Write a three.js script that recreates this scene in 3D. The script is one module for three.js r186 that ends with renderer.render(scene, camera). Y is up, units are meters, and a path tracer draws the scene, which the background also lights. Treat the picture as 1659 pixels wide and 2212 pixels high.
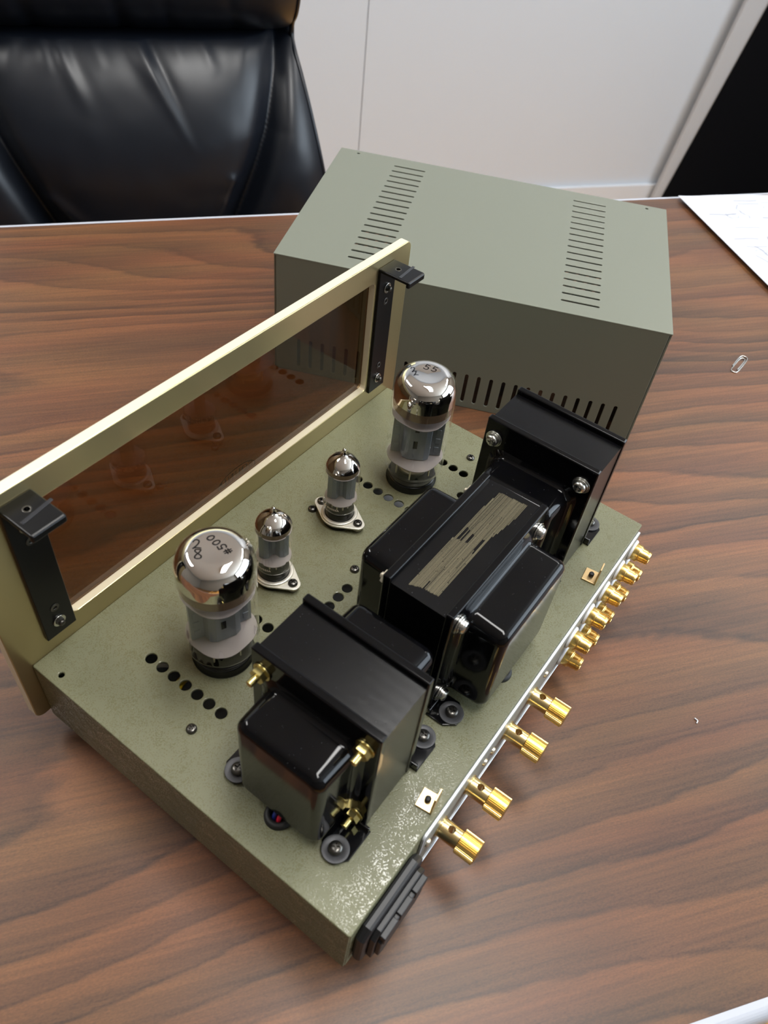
import * as THREE from 'three';
import { RoundedBoxGeometry } from 'three/addons/geometries/RoundedBoxGeometry.js';
import { mergeGeometries, mergeVertices, toCreasedNormals } from 'three/addons/utils/BufferGeometryUtils.js';
import { RectAreaLightUniformsLib } from 'three/addons/lights/RectAreaLightUniformsLib.js';
import { FontLoader } from 'three/addons/loaders/FontLoader.js';
import { TextGeometry } from 'three/addons/geometries/TextGeometry.js';
import { SimplexNoise } from 'three/addons/math/SimplexNoise.js';
import { Brush, Evaluator, SUBTRACTION } from 'three-bvh-csg';

// ---------------------------------------------------------------- camera, exposure, light
const scene = new THREE.Scene();
scene.background = new THREE.Color(0x0b0c0e);
const renderer = new THREE.WebGLRenderer({ antialias: true });
renderer.toneMapping = THREE.LinearToneMapping;
renderer.toneMappingExposure = 1.2;
renderer.shadowMap.enabled = true;
RectAreaLightUniformsLib.init();

const camera = new THREE.PerspectiveCamera(65.83, 1659 / 2212, 0.02, 30);
camera.position.set(0, 0.41585, 0);
camera.rotation.order = 'YXZ';
camera.rotation.set(-0.8206, 0, 0.1385);
camera.focus = 0.5;
camera.userData.fStop = 14;

const LAMP = 15.5;                 // intensity of each ceiling lamp
const GLOW = 7.0;
const DAY = 2.8, DAY_COLOR = new THREE.Color(0.74, 0.87, 1.0);   // daylight on the window blind
//               // glow of its diffuser
const LAMP_COLOR = new THREE.Color(1.0, 0.985, 0.955);
const CEIL = 1.75, FLOOR = -0.74;  // heights above the table top
const TYAW = 0.3742;              // turn of table and room against the camera
const ROOM = { x: -0.1384, z: -0.807 };

// ---------------------------------------------------------------- helpers
function rng(seed) { let s = seed >>> 0; return () => { s = (s + 0x6D2B79F5) >>> 0; let t = Math.imul(s ^ (s >>> 15), 1 | s); t = (t + Math.imul(t ^ (t >>> 7), 61 | t)) ^ t; return ((t ^ (t >>> 14)) >>> 0) / 4294967296; }; }
const used = {};
function numbered(n) { used[n] = (used[n] ?? -1) + 1; return used[n] ? n + '_' + String(used[n]).padStart(3, '0') : n; }
function tag(o, label, category, group) { o.userData.label = label; o.userData.category = category; if (group) o.userData.group = group; return o; }
function thing(name, label, category, group) { const g = new THREE.Group(); g.name = numbered(name); scene.add(g); return tag(g, label, category, group); }
const MM = 0.001;
// uv in metres from the dominant axis of each face; geometry comes in millimetres
function boxUV(g) {
  g = g.index ? g.toNonIndexed() : g;
  const p = g.attributes.position, uv = new Float32Array(p.count * 2);
  for (let i = 0; i < p.count; i += 3) {
    const a = [p.getX(i), p.getY(i), p.getZ(i)], b = [p.getX(i + 1), p.getY(i + 1), p.getZ(i + 1)], c = [p.getX(i + 2), p.getY(i + 2), p.getZ(i + 2)];
    const e = b.map((v, k) => v - a[k]), f = c.map((v, k) => v - a[k]);
    const n = [Math.abs(e[1] * f[2] - e[2] * f[1]), Math.abs(e[2] * f[0] - e[0] * f[2]), Math.abs(e[0] * f[1] - e[1] * f[0])];
    const ax = n[1] >= n[0] && n[1] >= n[2] ? 1 : n[0] >= n[2] ? 0 : 2;
    [a, b, c].forEach((q, k) => { const u = ax === 0 ? q[2] : q[0], v = ax === 1 ? q[2] : q[1]; uv[(i + k) * 2] = u * MM; uv[(i + k) * 2 + 1] = v * MM; });
  }
  g.setAttribute('uv', new THREE.BufferAttribute(uv, 2));
  return g;
}
function strip(g) { for (const k of Object.keys(g.attributes)) if (!['position', 'normal', 'uv'].includes(k)) g.deleteAttribute(k); g.clearGroups?.(); return g; }
function join(...gs) { return mergeGeometries(gs.flat().map((g) => strip(boxUV(g.clone())))); }
function mm(g) { g = boxUV(g); g.scale(MM, MM, MM); return g; }             // finished geometry, metres
function part(name, geo, mat, parent, label) {                              // geo already in metres
  const m = new THREE.Mesh(geo, mat); m.name = name; m.castShadow = m.receiveShadow = true; parent.add(m);
  if (label) m.userData.label = label;
  return m;
}
const at = (o, x, y, z) => { o.position.set(x * MM, y * MM, z * MM); return o; };
const T = (g, x, y, z) => g.translate(x, y, z);
const box = (w, h, d, x = 0, y = 0, z = 0) => T(new THREE.BoxGeometry(w, h, d), x, y, z);
const rbox = (w, h, d, r, x = 0, y = 0, z = 0, s = 3) => T(new RoundedBoxGeometry(w, h, d, s, r), x, y, z);
const cyl = (r0, r1, h, n = 24) => new THREE.CylinderGeometry(r0, r1, h, n);
const lathe = (pts, n = 40) => new THREE.LatheGeometry(pts.map(([r, y]) => new THREE.Vector2(Math.max(r, 1e-4), y)), n);
function roundRect(x0, y0, x1, y1, r, P = THREE.Shape) {
  const s = new P(); s.moveTo(x0 + r, y0); s.lineTo(x1 - r, y0); s.absarc(x1 - r, y0 + r, r, -Math.PI / 2, 0); s.lineTo(x1, y1 - r); s.absarc(x1 - r, y1 - r, r, 0, Math.PI / 2);
  s.lineTo(x0 + r, y1); s.absarc(x0 + r, y1 - r, r, Math.PI / 2, Math.PI); s.lineTo(x0, y0 + r); s.absarc(x0 + r, y0 + r, r, Math.PI, Math.PI * 1.5); return s;
}
function hole(x, y, r) { const h = new THREE.Path(); h.absarc(x, y, r, 0, Math.PI * 2, true); return h; }
function extrude(shape, depth, bevel = 0, seg = 2, curve = 20) {
  return new THREE.ExtrudeGeometry(shape, { depth: depth - 2 * bevel, bevelEnabled: bevel > 0, bevelSize: bevel, bevelThickness: bevel, bevelSegments: seg, bevelOffset: -bevel, curveSegments: curve }).translate(0, 0, bevel);
}
const flat = (g) => g.rotateX(-Math.PI / 2);      // shape (x, -z) extruded up

// ---------------------------------------------------------------- textures
const sx = new SimplexNoise({ random: rng(7) }), sy = new SimplexNoise({ random: rng(99) });
function dataTex(w, h, fn, srgb, rep) {
  const d = new Uint8Array(w * h * 4), o = [0, 0, 0];
  for (let j = 0; j < h; j++) for (let i = 0; i < w; i++) { fn(i / w, j / h, o, i, j); const k = (j * w + i) * 4; d[k] = Math.max(0, Math.min(255, o[0])); d[k + 1] = Math.max(0, Math.min(255, o[1])); d[k + 2] = Math.max(0, Math.min(255, o[2])); d[k + 3] = 255; }
  const t = new THREE.DataTexture(d, w, h); t.wrapS = t.wrapT = THREE.RepeatWrapping; t.magFilter = THREE.LinearFilter; t.minFilter = THREE.LinearMipmapLinearFilter; t.generateMipmaps = true;
  if (srgb) t.colorSpace = THREE.SRGBColorSpace;
  if (rep) t.repeat.set(rep[0], rep[1]);
  t.needsUpdate = true; return t;
}
const torus = (n, u, v, f) => { const a = u * Math.PI * 2, b = v * Math.PI * 2, r = f / (Math.PI * 2); return n.noise4d(Math.cos(a) * r, Math.sin(a) * r, Math.cos(b) * r, Math.sin(b) * r); };
const smooth = (a, b, x) => { x = Math.max(0, Math.min(1, (x - a) / (b - a))); return x * x * (3 - 2 * x); };
const mixc = (a, b, t) => a.map((v, i) => v + (b[i] - v) * t);
// hammered paint: plateaus and worm-like pits, 70 mm tile
const hammer = (lo, hi) => dataTex(1024, 1024, (u, v, o) => {
  const n = torus(sx, u, v, 66) * 0.72 + torus(sy, u, v, 130) * 0.4 + 0.25 * torus(sx, u, v, 9);
  const h = smooth(-0.22, 0.02, n); o[0] = o[1] = o[2] = lo + (hi - lo) * h;
}, false, [1 / 0.07, 1 / 0.07]);
const hammerTex = hammer(60, 200), hammerRough = hammer(44, 138);
// finer orange peel for the loose cover
const peelTex = dataTex(512, 512, (u, v, o) => { const n = torus(sx, u, v, 52) * 0.7 + torus(sy, u, v, 110) * 0.3; o[0] = o[1] = o[2] = 128 + 100 * n; }, false, [1 / 0.06, 1 / 0.06]);
const brushTex = dataTex(512, 512, (u, v, o) => { const n = sx.noise(u * 3, v * 220) * 0.6 + sy.noise(u * 9, v * 500) * 0.4; o[0] = o[1] = o[2] = 128 + 90 * n; }, false, [1 / 0.12, 1 / 0.06]);
// black varnish with settled dust
const rd = rng(5);
const dustSpots = (() => { const m = new Float32Array(1024 * 1024); for (let k = 0; k < 1500; k++) { const x = Math.floor(rd() * 1023), y = Math.floor(rd() * 1023), s = Math.pow(rd(), 3) * 0.8 + 0.1; m[y * 1024 + x] = s; if (rd() < 0.5) m[y * 1024 + x + 1] = s * 0.8; if (rd() < 0.3) m[(y + 1) * 1024 + x] = s * 0.8; } return m; })();
const dustTex = dataTex(1024, 1024, (u, v, o, i, j) => { const h = 0.5 + 0.5 * torus(sx, u, v, 5); const d = dustSpots[j * 1024 + i], b = 5 + 5 * h; o[0] = b + d * 150; o[1] = b + d * 152; o[2] = b + 1.5 + d * 155; }, true, [1 / 0.16, 1 / 0.16]);
// laminations seen edge-on
const lamTex = dataTex(256, 256, (u, v, o) => { const l = Math.abs((v * 36) % 1 - 0.5) * 2; const n = sx.noise(u * 4, Math.floor(v * 36) * 3.1) * 25; o[0] = o[1] = o[2] = 90 + 120 * smooth(0.1, 0.5, l) + n; }, false, [1 / 0.02, 1 / 0.02]);
// walnut laminate table top: grain along x, map covers 1000 x 800 mm
const woodTex = dataTex(2048, 2048, (u, v, o) => {
  const x = u * 1000, y = v * 800;
  const wob = sx.noise(x / 620, y / 170) * 26 + sy.noise(x / 230, y / 70) * 5 + sx.noise(x / 60, y / 12 + 40) * 1.2 + sy.noise(x / 14, y / 7) * 0.5;
  const H = (y + wob) / 27 + sy.noise(x / 950 + 3, y / 280 + 8) * 1.5;
  const ph = H - Math.floor(H), band = 0.5 + 0.5 * sy.noise(Math.floor(H) * 7.3, x / 900);
  const ring = smooth(0.05, 0.72, ph) * (1 - smooth(0.86, 0.97, ph)) * (0.35 + 0.65 * band);
  const thin = Math.exp(-Math.pow((ph - 0.86) / 0.05, 2)) * (0.3 + 0.7 * band);
  const st = sx.noise(x / 170, y / 4.5) * 0.5 + sy.noise(x / 70, y / 1.8) * 0.3 + sx.noise(x / 26, y / 0.8) * 0.25;
  const tone = sy.noise(x / 620 + 20, y / 90 + 5), red = 0.5 + 0.5 * sx.noise(x / 260 - 30, y / 45);
  const pore = smooth(0.3, 0.8, sy.noise(x / 7, y / 0.6)) * smooth(-0.4, 0.5, sx.noise(x / 120, y / 14));
  const fib = sx.noise(x / 3.2, y / 0.75) * 0.5 + sy.noise(x / 1.6, y / 1.1) * 0.5;
  let d = 0.26 + 0.34 * ring + 0.2 * thin + 0.2 * st + 0.14 * tone + 0.12 * pore + 0.17 * fib;
  d = Math.max(0, Math.min(1, d));
  const light = mixc([121, 83, 51], [125, 78, 49], red), dark = mixc([44, 32, 26], [52, 34, 27], red);
  const c = mixc(light, dark, d); o[0] = c[0]; o[1] = c[1]; o[2] = c[2];
}, true);
const poreTex = dataTex(512, 512, (u, v, o) => { const n = torus(sx, u, v, 60) * 0.5 + torus(sy, u, v, 150) * 0.5; o[0] = o[1] = o[2] = 128 + 90 * n; }, false, [12, 10]);
const floorTex = dataTex(256, 512, (u, v, o) => { const n = sx.noise(u * 30, v * 3) * 0.6 + sy.noise(u * 90, v * 8) * 0.4; o[0] = 206 + 20 * n; o[1] = 150 + 20 * n; o[2] = 74 + 16 * n; }, true, [1 / 0.1, 1 / 1.2]);
const leatherTex = dataTex(512, 512, (u, v, o) => { const n = torus(sx, u, v, 60) * 0.6 + torus(sy, u, v, 140) * 0.4; o[0] = o[1] = o[2] = 128 + 100 * n; }, false, [1 / 0.08, 1 / 0.08]);

// ---------------------------------------------------------------- materials
const std = (color, roughness, metalness = 0, extra = {}) => new THREE.MeshPhysicalMaterial({ color, roughness, metalness, ...extra });
const M = {
  hammer: std(0x69694f, 1.0, 0.0, { bumpMap: hammerTex, bumpScale: 0.00007, roughnessMap: hammerRough }),
  olive: std(0x74735a, 0.42, 0.0, { bumpMap: peelTex, bumpScale: 0.00002 }),
  cover: std(0x74776a, 0.36, 0.15, { bumpMap: peelTex, bumpScale: 0.000016 }),
  dark: std(0x0c0c0c, 0.8),
  gold: std(0xb6a87e, 0.29, 0.85, { bumpMap: brushTex, bumpScale: 0.000012 }),
  goldEdge: std(0xe9e1c6, 0.45, 0.45, { bumpMap: brushTex, bumpScale: 0.00002 }),
  tint: std(0xbaa890, 0.03, 0, { transmission: 1, thickness: 0, ior: 1.28 }),
  blackMetal: std(0x0a0a0b, 0.3, 0.0, { specularIntensity: 0.6 }),
  varnish: std(0xffffff, 0.09, 0, { map: dustTex, specularIntensity: 0.5 }),
  gloss: std(0x08080a, 0.1),
  core: std(0xffffff, 0.2, 0, { map: dustTex, specularIntensity: 0.55, bumpMap: lamTex, bumpScale: 0.00003 }),
  bareCore: std(0x645d48, 0.5, 0.5),
  chrome: std(0xe9e4de, 0.02, 1),
  glass: std(0xffffff, 0.0, 0, { transmission: 1, thickness: 0, ior: 1.6 }),
  fade: std(0x927a62, 0.1, 0.35, { transmission: 0.6, thickness: 0, ior: 1.5 }),
  mica: std(0xbab0ac, 0.4, 0, { transmission: 0.35, thickness: 0 }),
  anode: std(0x858c92, 0.5, 0.4),
  socket: std(0x0b0b0c, 0.3),
  flange: std(0xdcd8cc, 0.36, 0.5),
  nickel: std(0xd4ccb8, 0.28, 0.85),
  zinc: std(0xc9c9c4, 0.22, 1),
  yellowZinc: std(0xc8b878, 0.25, 1),
  goldPlate: std(0xe9c87c, 0.27, 1),
  brass: std(0xe6cf96, 0.24, 1),
  blackScrew: std(0x5a5854, 0.28, 0.9),
  washer: std(0x48484a, 0.45, 0.5),
  plate: std(0xd8dbe0, 0.4, 0.3), panel: std(0x86857c, 0.45),
  whitePlastic: std(0xe6e8ec, 0.4),
  plastic: std(0x1b1b1d, 0.45),
  rubber: std(0x141414, 0.6),
  clip: std(0xcdb183, 0.3, 0.9),
  red: std(0xc01833, 0.4), blue: std(0x1c2c7a, 0.4), yellow: std(0xd0b020, 0.5), whiteWire: std(0xe8e4dc, 0.5),
  wood: std(0xffffff, 0.42, 0, { specularIntensity: 0.85, map: woodTex, bumpMap: poreTex, bumpScale: 0.00003 }),
  edge: std(0xb2b6c0, 0.4),
  slab: std(0x8a7a68, 0.8),
  leather: std(0x0b1019, 0.4, 0, { bumpMap: leatherTex, bumpScale: 0.00004, specularIntensity: 1 }),
  chairPlastic: std(0x101012, 0.5),
  wall: std(0xc4cad2, 0.4), joint: std(0x9fa2a8, 0.6), white: std(0xccd0d6, 0.5),
  ceiling: std(0xe2e0da, 0.9), beige: std(0x77726a, 0.8),
  plank: std(0xffffff, 0.4, 0, { map: floorTex }), subfloor: std(0x6b4a26, 0.8),
  blackBoard: std(0x05060a, 0.8, 0, { specularIntensity: 0.2 }), greyPanel: std(0xb4b5b8, 0.6),
  paper: std(0xf4f5f8, 0.8),
};

// ---------------------------------------------------------------- the room (turned with the table)
const inRoom = (o, x, y, z) => { const c = Math.cos(TYAW), s = Math.sin(TYAW); o.position.set(ROOM.x + x * c + z * s, y, ROOM.z - x * s + z * c); o.rotation.y = TYAW; return o; };
function struct(name, w, h, d, x, y, z, mat) { const m = part(name, mm(box(w * 1000, h * 1000, d * 1000)), mat, scene); m.userData.kind = 'structure'; return inRoom(m, x, y, z); }
const WB = -1.33;   // face of the back wall
const RX0 = -2.6, RX1 = 2.4, RZ1 = 3.0;
const floor = struct('floor', RX1 - RX0 + 0.2, 0.06, RZ1 - WB + 0.2, (RX0 + RX1) / 2, FLOOR - 0.045, (RZ1 + WB) / 2, M.subfloor);
{ // strip planks running away from the window side
  const gs = [1.2, 1.5, 0.9].map((l) => mm(rbox(88.6, 15, l * 1000 - 1.2, 0.8, 0, 0, 0, 1)));
  const lens = [1.2, 1.5, 0.9]; const r = rng(21);
  for (let i = 0; i < 26; i++) {
    const x = -0.75 + i * 0.09; let z = WB - r() * 0.8, k = 0;
    while (z < 1.6) { const q = Math.floor(r() * 3); const p = part('plank', gs[q], M.plank, floor); p.position.set(x - (RX0 + RX1) / 2, 0.0375, z + lens[q] / 2 - (RZ1 + WB) / 2); if (z < WB) p.position.z = WB + lens[q] / 2 + 0.001 - (RZ1 + WB) / 2, z = WB; z += lens[q]; k++; }
  }
}
const H = CEIL - FLOOR;
const wallBack = struct('wall_back', RX1 - RX0 + 0.2, H, 0.1, (RX0 + RX1) / 2, FLOOR + H / 2, WB - 0.0542, M.joint);
for (const [a, b] of [[RX0, -0.6], [-0.598, 0.4467], [0.4486, 2.1], [2.103, RX1]]) {
  const p = part('wall_panel', mm(rbox((b - a) * 1000, H * 1000 - 2, 4, 1.2, 0, 0, 0, 1)), M.wall, wallBack); p.position.set((a + b) / 2 - (RX0 + RX1) / 2, 0, 0.0521);
}
const bb = struct('baseboard_back', RX1 - RX0, 0.1, 0.014, (RX0 + RX1) / 2, FLOOR + 0.05, WB + 0.0075, M.white);
struct('wall_left', 0.1, H, RZ1 - WB, RX0 - 0.05, FLOOR + H / 2, (RZ1 + WB) / 2, M.beige);
struct('wall_right', 0.1, H, RZ1 - WB, RX1 + 0.05, FLOOR + H / 2, (RZ1 + WB) / 2, M.beige);
struct('wall_front', RX1 - RX0 + 0.2, H, 0.1, (RX0 + RX1) / 2, FLOOR + H / 2, RZ1 + 0.05, M.beige);
struct('ceiling', RX1 - RX0 + 0.2, 0.08, RZ1 - WB + 0.2, (RX0 + RX1) / 2, CEIL + 0.04, (RZ1 + WB) / 2, M.ceiling);

// ceiling lamps
const diffuserMat = new THREE.MeshStandardMaterial({ color: 0xffffff, emissive: LAMP_COLOR, emissiveIntensity: GLOW, roughness: 0.6 });
const lampFrame = mm(join(box(320, 40, 12, 0, 0, 606), box(320, 40, 12, 0, 0, -606), box(12, 40, 1200, 154, 0, 0), box(12, 40, 1200, -154, 0, 0)));
const diffuser = mm(rbox(294, 10, 1198, 3, 0, -8, 0));
const LAMPS = [
  [0.22, 0.6, 'fluorescent ceiling lamp over the table and the amplifier', 1], [1.75, -0.45, 'fluorescent ceiling lamp near the back wall on the right', 0.6], [-1.3, -0.45, 'fluorescent ceiling lamp near the back wall on the left', 1.15],
];
for (const [x, z, label, power] of LAMPS) {
  const t = thing('ceiling_lamp', label, 'ceiling lamp', 'fluorescent ceiling lamps'); inRoom(t, x, CEIL - 0.02, z);
  part('frame', lampFrame, M.white, t); part('diffuser', diffuser, diffuserMat, t);
  const l = new THREE.RectAreaLight(LAMP_COLOR, LAMP * power, 0.29, 1.19); l.position.set(0, -0.016, 0); l.rotation.x = -Math.PI / 2; l.name = 'lamp_light'; t.add(l);
}

// window in the right wall, its white blind lit by the day outside
{
  const z0 = 0.1, z1 = 2.7, y0 = 0.1, y1 = 1.55, t = new THREE.Group(); t.name = 'window_1'; scene.add(t); t.userData.kind = 'structure'; inRoom(t, RX1 - 0.012, (y0 + y1) / 2, (z0 + z1) / 2);
  const w = (z1 - z0) * 1000, h = (y1 - y0) * 1000;
  part('blind', mm(rbox(8, h - 40, w - 40, 2)), new THREE.MeshStandardMaterial({ color: 0xf0f0f0, emissive: DAY_COLOR, emissiveIntensity: DAY, roughness: 0.8 }), t);
  part('window_frame', mm(join(box(24, 40, w, 0, h / 2, 0), box(24, 40, w, 0, -h / 2, 0), box(24, h, 40, 0, 0, w / 2), box(24, h, 40, 0, 0, -w / 2), box(22, h, 36, 0, 0, 0), box(22, 30, w, 0, h * 0.12, 0))), M.white, t);
  const l = new THREE.RectAreaLight(DAY_COLOR, DAY, (z1 - z0) - 0.06, (y1 - y0) - 0.06); l.position.set(-0.02, 0, 0); l.rotation.y = Math.PI / 2; l.name = 'window_light'; t.add(l);
}

// ---------------------------------------------------------------- table
const TX0 = -0.75, TX1 = 1.05, TD = 0.7835;
{
  const t = inRoom(thing('table', 'long wooden-laminate office table with a white plastic edge', 'table'), 0, 0, 0);
  const W = (TX1 - TX0) * 1000, cx = (TX0 + TX1) * 500;
  const top = box(W - 16, 28, 775, cx, -14, 391.5); const g = boxUV(top); g.scale(MM, MM, MM);
  const uv = g.attributes.uv, ps = g.attributes.position; for (let i = 0; i < uv.count; i++) uv.setXY(i, ps.getX(i) / 1.0 + 0.52, ps.getZ(i) / 0.8 + 0.005);
  part('table_top', g, M.wood, t);
  const prof = (len) => { const s = new THREE.Shape(); s.moveTo(0, 0.25); s.lineTo(3, 0.2); s.quadraticCurveTo(8.5, -1, 8.6, -8); s.lineTo(8.6, -20); s.quadraticCurveTo(8.5, -28, 2, -29); s.lineTo(0, -29); s.lineTo(0, 0.25); return new THREE.ExtrudeGeometry(s, { depth: len, bevelEnabled: false, curveSegments: 8 }); };
  const e1 = prof(W).rotateY(Math.PI / 2).translate(0, 0, 0); // profile x -> -z
  const far = e1.clone().translate(TX0 * 1000, 0, 4);
  const near = prof(W).rotateY(-Math.PI / 2).translate(TX1 * 1000, 0, 779);
  part('edge_band', mm(far), M.edge, t); part('edge_band', mm(near), M.edge, t);
  part('edge_band', mm(prof(775).translate(TX1 * 1000 - 8, 0, 4)), M.edge, t); part('edge_band', mm(prof(775).rotateY(Math.PI).translate(TX0 * 1000 + 8, 0, 779)), M.edge, t);
  for (const x of [TX0 * 1000 + 60, TX1 * 1000 - 60]) for (const z of [60, 723]) part('leg', mm(join(rbox(46, 706, 46, 4, x, -382, z), cyl(20, 20, 4).translate(x, -737, z))), M.greyPanel, t);
  part('apron', mm(join(box(W - 160, 60, 20, cx, -59, 60), box(W - 160, 60, 20, cx, -59, 723))), M.greyPanel, t);
}

// ---------------------------------------------------------------- shared small hardware (millimetres, axis +y, base at y = 0)
const csg = new Evaluator(); csg.attributes = ['position', 'normal', 'uv']; csg.useGroups = false;
function cut(a, ...bs) { let r = new Brush(a.index ? a : mergeVertices(a)); r.updateMatrixWorld(); for (const b of bs) { const q = new Brush(b); q.updateMatrixWorld(); r = csg.evaluate(r, q, SUBTRACTION); } return r.geometry; }
function panHead(r, h) {
  const pts = [[0, 0], [r, 0], [r, h * 0.35], [r * 0.93, h * 0.66], [r * 0.74, h * 0.9], [r * 0.45, h], [0, h]];
  const k = r * 1.05, w = r * 0.27;
  return toCreasedNormals(cut(lathe(pts, 28), box(k, h, w, 0, h * 0.95, 0), box(w, h, k, 0, h * 0.95, 0)), 0.6);
}
const smallScrew = mm(panHead(2.7, 2.0)), midScrew = mm(panHead(3.3, 2.5));
const ring = (ro, ri, h, n = 36) => lathe([[ri, 0], [ro - 0.15, 0], [ro, 0.15], [ro, h - 0.15], [ro - 0.15, h], [ri, h], [ri, 0]], n);
const footWasher = mm(ring(6.3, 3.1, 1.1));
const boltHead = mm(join(ring(4.9, 1.5, 0.9), T(ring(4.2, 1.5, 0.9, 20), 0, 0.9, 0), T(panHead(3.4, 2.6), 0, 1.8, 0)));
function thread(r, len, pitch = 0.7) { const p = [[0, 0]]; for (let y = 0; y < len - pitch; y += pitch) p.push([r * 0.82, y], [r, y + pitch / 2]); p.push([r * 0.8, len - 0.3], [r * 0.5, len], [0, len]); return lathe(p, 20); }
const hexNut = (af, h) => { const g = cyl(af / 2 / Math.cos(Math.PI / 6), af / 2 / Math.cos(Math.PI / 6), h, 6); const c = lathe([[0, -h / 2], [af * 0.47, -h / 2], [af * 0.575, -h / 2 + 0.5], [af * 0.575, h / 2 - 0.5], [af * 0.47, h / 2], [0, h / 2]], 30); return toCreasedNormals(g.toNonIndexed(), 0.3).translate(0, h / 2, 0); };
const nutBolt = mm(join(ring(4.6, 1.5, 0.9), T(hexNut(6.6, 3.0), 0, 0.9, 0), T(thread(1.75, 5.0), 0, 3.6, 0)));
const nutShort = mm(join(ring(4.2, 1.5, 0.8), T(hexNut(6.2, 2.6), 0, 0.8, 0), T(thread(1.6, 2.2), 0, 3.0, 0)));

// ---------------------------------------------------------------- amplifier
const AW = 200.75, AT = 60.5, AB = 12.8;
const amp = thing('tube_amplifier', 'olive hammered tube amplifier with champagne front frame, tinted window and three black transformers', 'amplifier');
amp.position.set(-0.1626, 0, -0.1948); amp.rotation.y = 1.0376;
const inAmp = (o, u, w, v, turn = 0) => { const c = Math.cos(1.0376), s = Math.sin(1.0376); o.position.set(-0.1626 + (u * c + v * s) * MM, w * MM, -0.1948 + (-u * s + v * c) * MM); o.rotation.y = 1.0376 + turn; return o; };

const BIG = [[66, 66.3], [236.3, 65.5]], SMALL = [[119.5, 53], [178, 53]];
const ventHoles = [];
for (const u of [40, 91.6, 212, 262]) for (let k = 0; k < 7; k++) ventHoles.push([u, 41.1 + k * 8.1]);
for (let k = 0; k < 5; k++) { ventHoles.push([139.6 - k * 8.0, 89.5]); ventHoles.push([171 + k * 8.0, 89.5]); }
ventHoles.push([244.4, 99.4]);
let chassis;
{
  const b = 0.5, s = roundRect(0, -AW, 300, 0, 1.2);
  const H_ = (u, v, r) => s.holes.push(hole(u, -v, r - b));
  // holes are cut for the finished radius: the bevel widens them again at the surface
  for (const [u, v] of ventHoles) H_(u, v, 3.0 + 0.5);
  for (const u of [5.7, 294.3]) H_(u, 14.9, 1.6 + 0.4);
  for (const [u, v] of BIG) H_(u, v, 14.5);
  for (const [u, v] of SMALL) H_(u, v, 8.8);
  H_(20, 144.8, 6.4); H_(148.5, 184, 6.6);
  const top = flat(extrude(s, 1.6, b, 2, 14)).translate(0, AT - 1.6, 0);
  const hh = AT - 1.0 - AB, y = AB + hh / 2;
  const near = rbox(1.4, hh, AW - 0.8, 0.5, 0.72, y, AW / 2), far = rbox(1.4, hh, AW - 0.8, 0.5, 299.28, y, AW / 2);
  const rear = rbox(298, hh, 1.4, 0.5, 150, y, AW - 0.72), front = rbox(297, hh, 1.4, 0.5, 150, y, 0.75);
  chassis = part('chassis', mm(join(top, near, far, rear, front)), M.hammer, amp);
  part('base_plate', mm(join(box(297.2, 1.2, AW - 2.8, 150, AB + 0.2, AW / 2), rbox(244, 1.4, 3, 0.5, 176, AB + 0.3, AW + 0.5))), M.plate, amp);
  const foot = mm(lathe([[0, 0], [8.4, 0], [9, 0.6], [10, AB - 0.6], [9.4, AB], [0, AB - 0.2]], 28));
  for (const u of [28, 272]) for (const v of [28, 174]) at(part('rubber_foot', foot, M.rubber, amp), u, 0, v);
  for (const [u, v] of [[25, 85], [152.6, 84.7], [172.8, 36.4], [277.5, 85.4], [126, 36.4]]) at(part('screw', smallScrew, M.blackScrew, amp), u, AT, v).rotation.y = u;
  // things glimpsed through the vent holes
  const wire = (pts, r) => new THREE.TubeGeometry(new THREE.CatmullRomCurve3(pts.map((p) => new THREE.Vector3(...p))), 24, r, 8);
  part('internal_wire', mm(wire([[34, 30, 34], [41, 52, 41], [52, 44, 48], [60, 30, 60]], 1.6)), M.whiteWire, amp);
  part('internal_wire', mm(wire([[30, 34, 60], [39, 50, 58.5], [48, 48, 56], [60, 36, 50]], 2.4)), M.yellow, amp);
  part('internal_wire', mm(wire([[100, 30, 90], [120, 50, 91], [133, 46, 90], [150, 34, 88]], 2.4)), M.whiteWire, amp);
}
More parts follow.
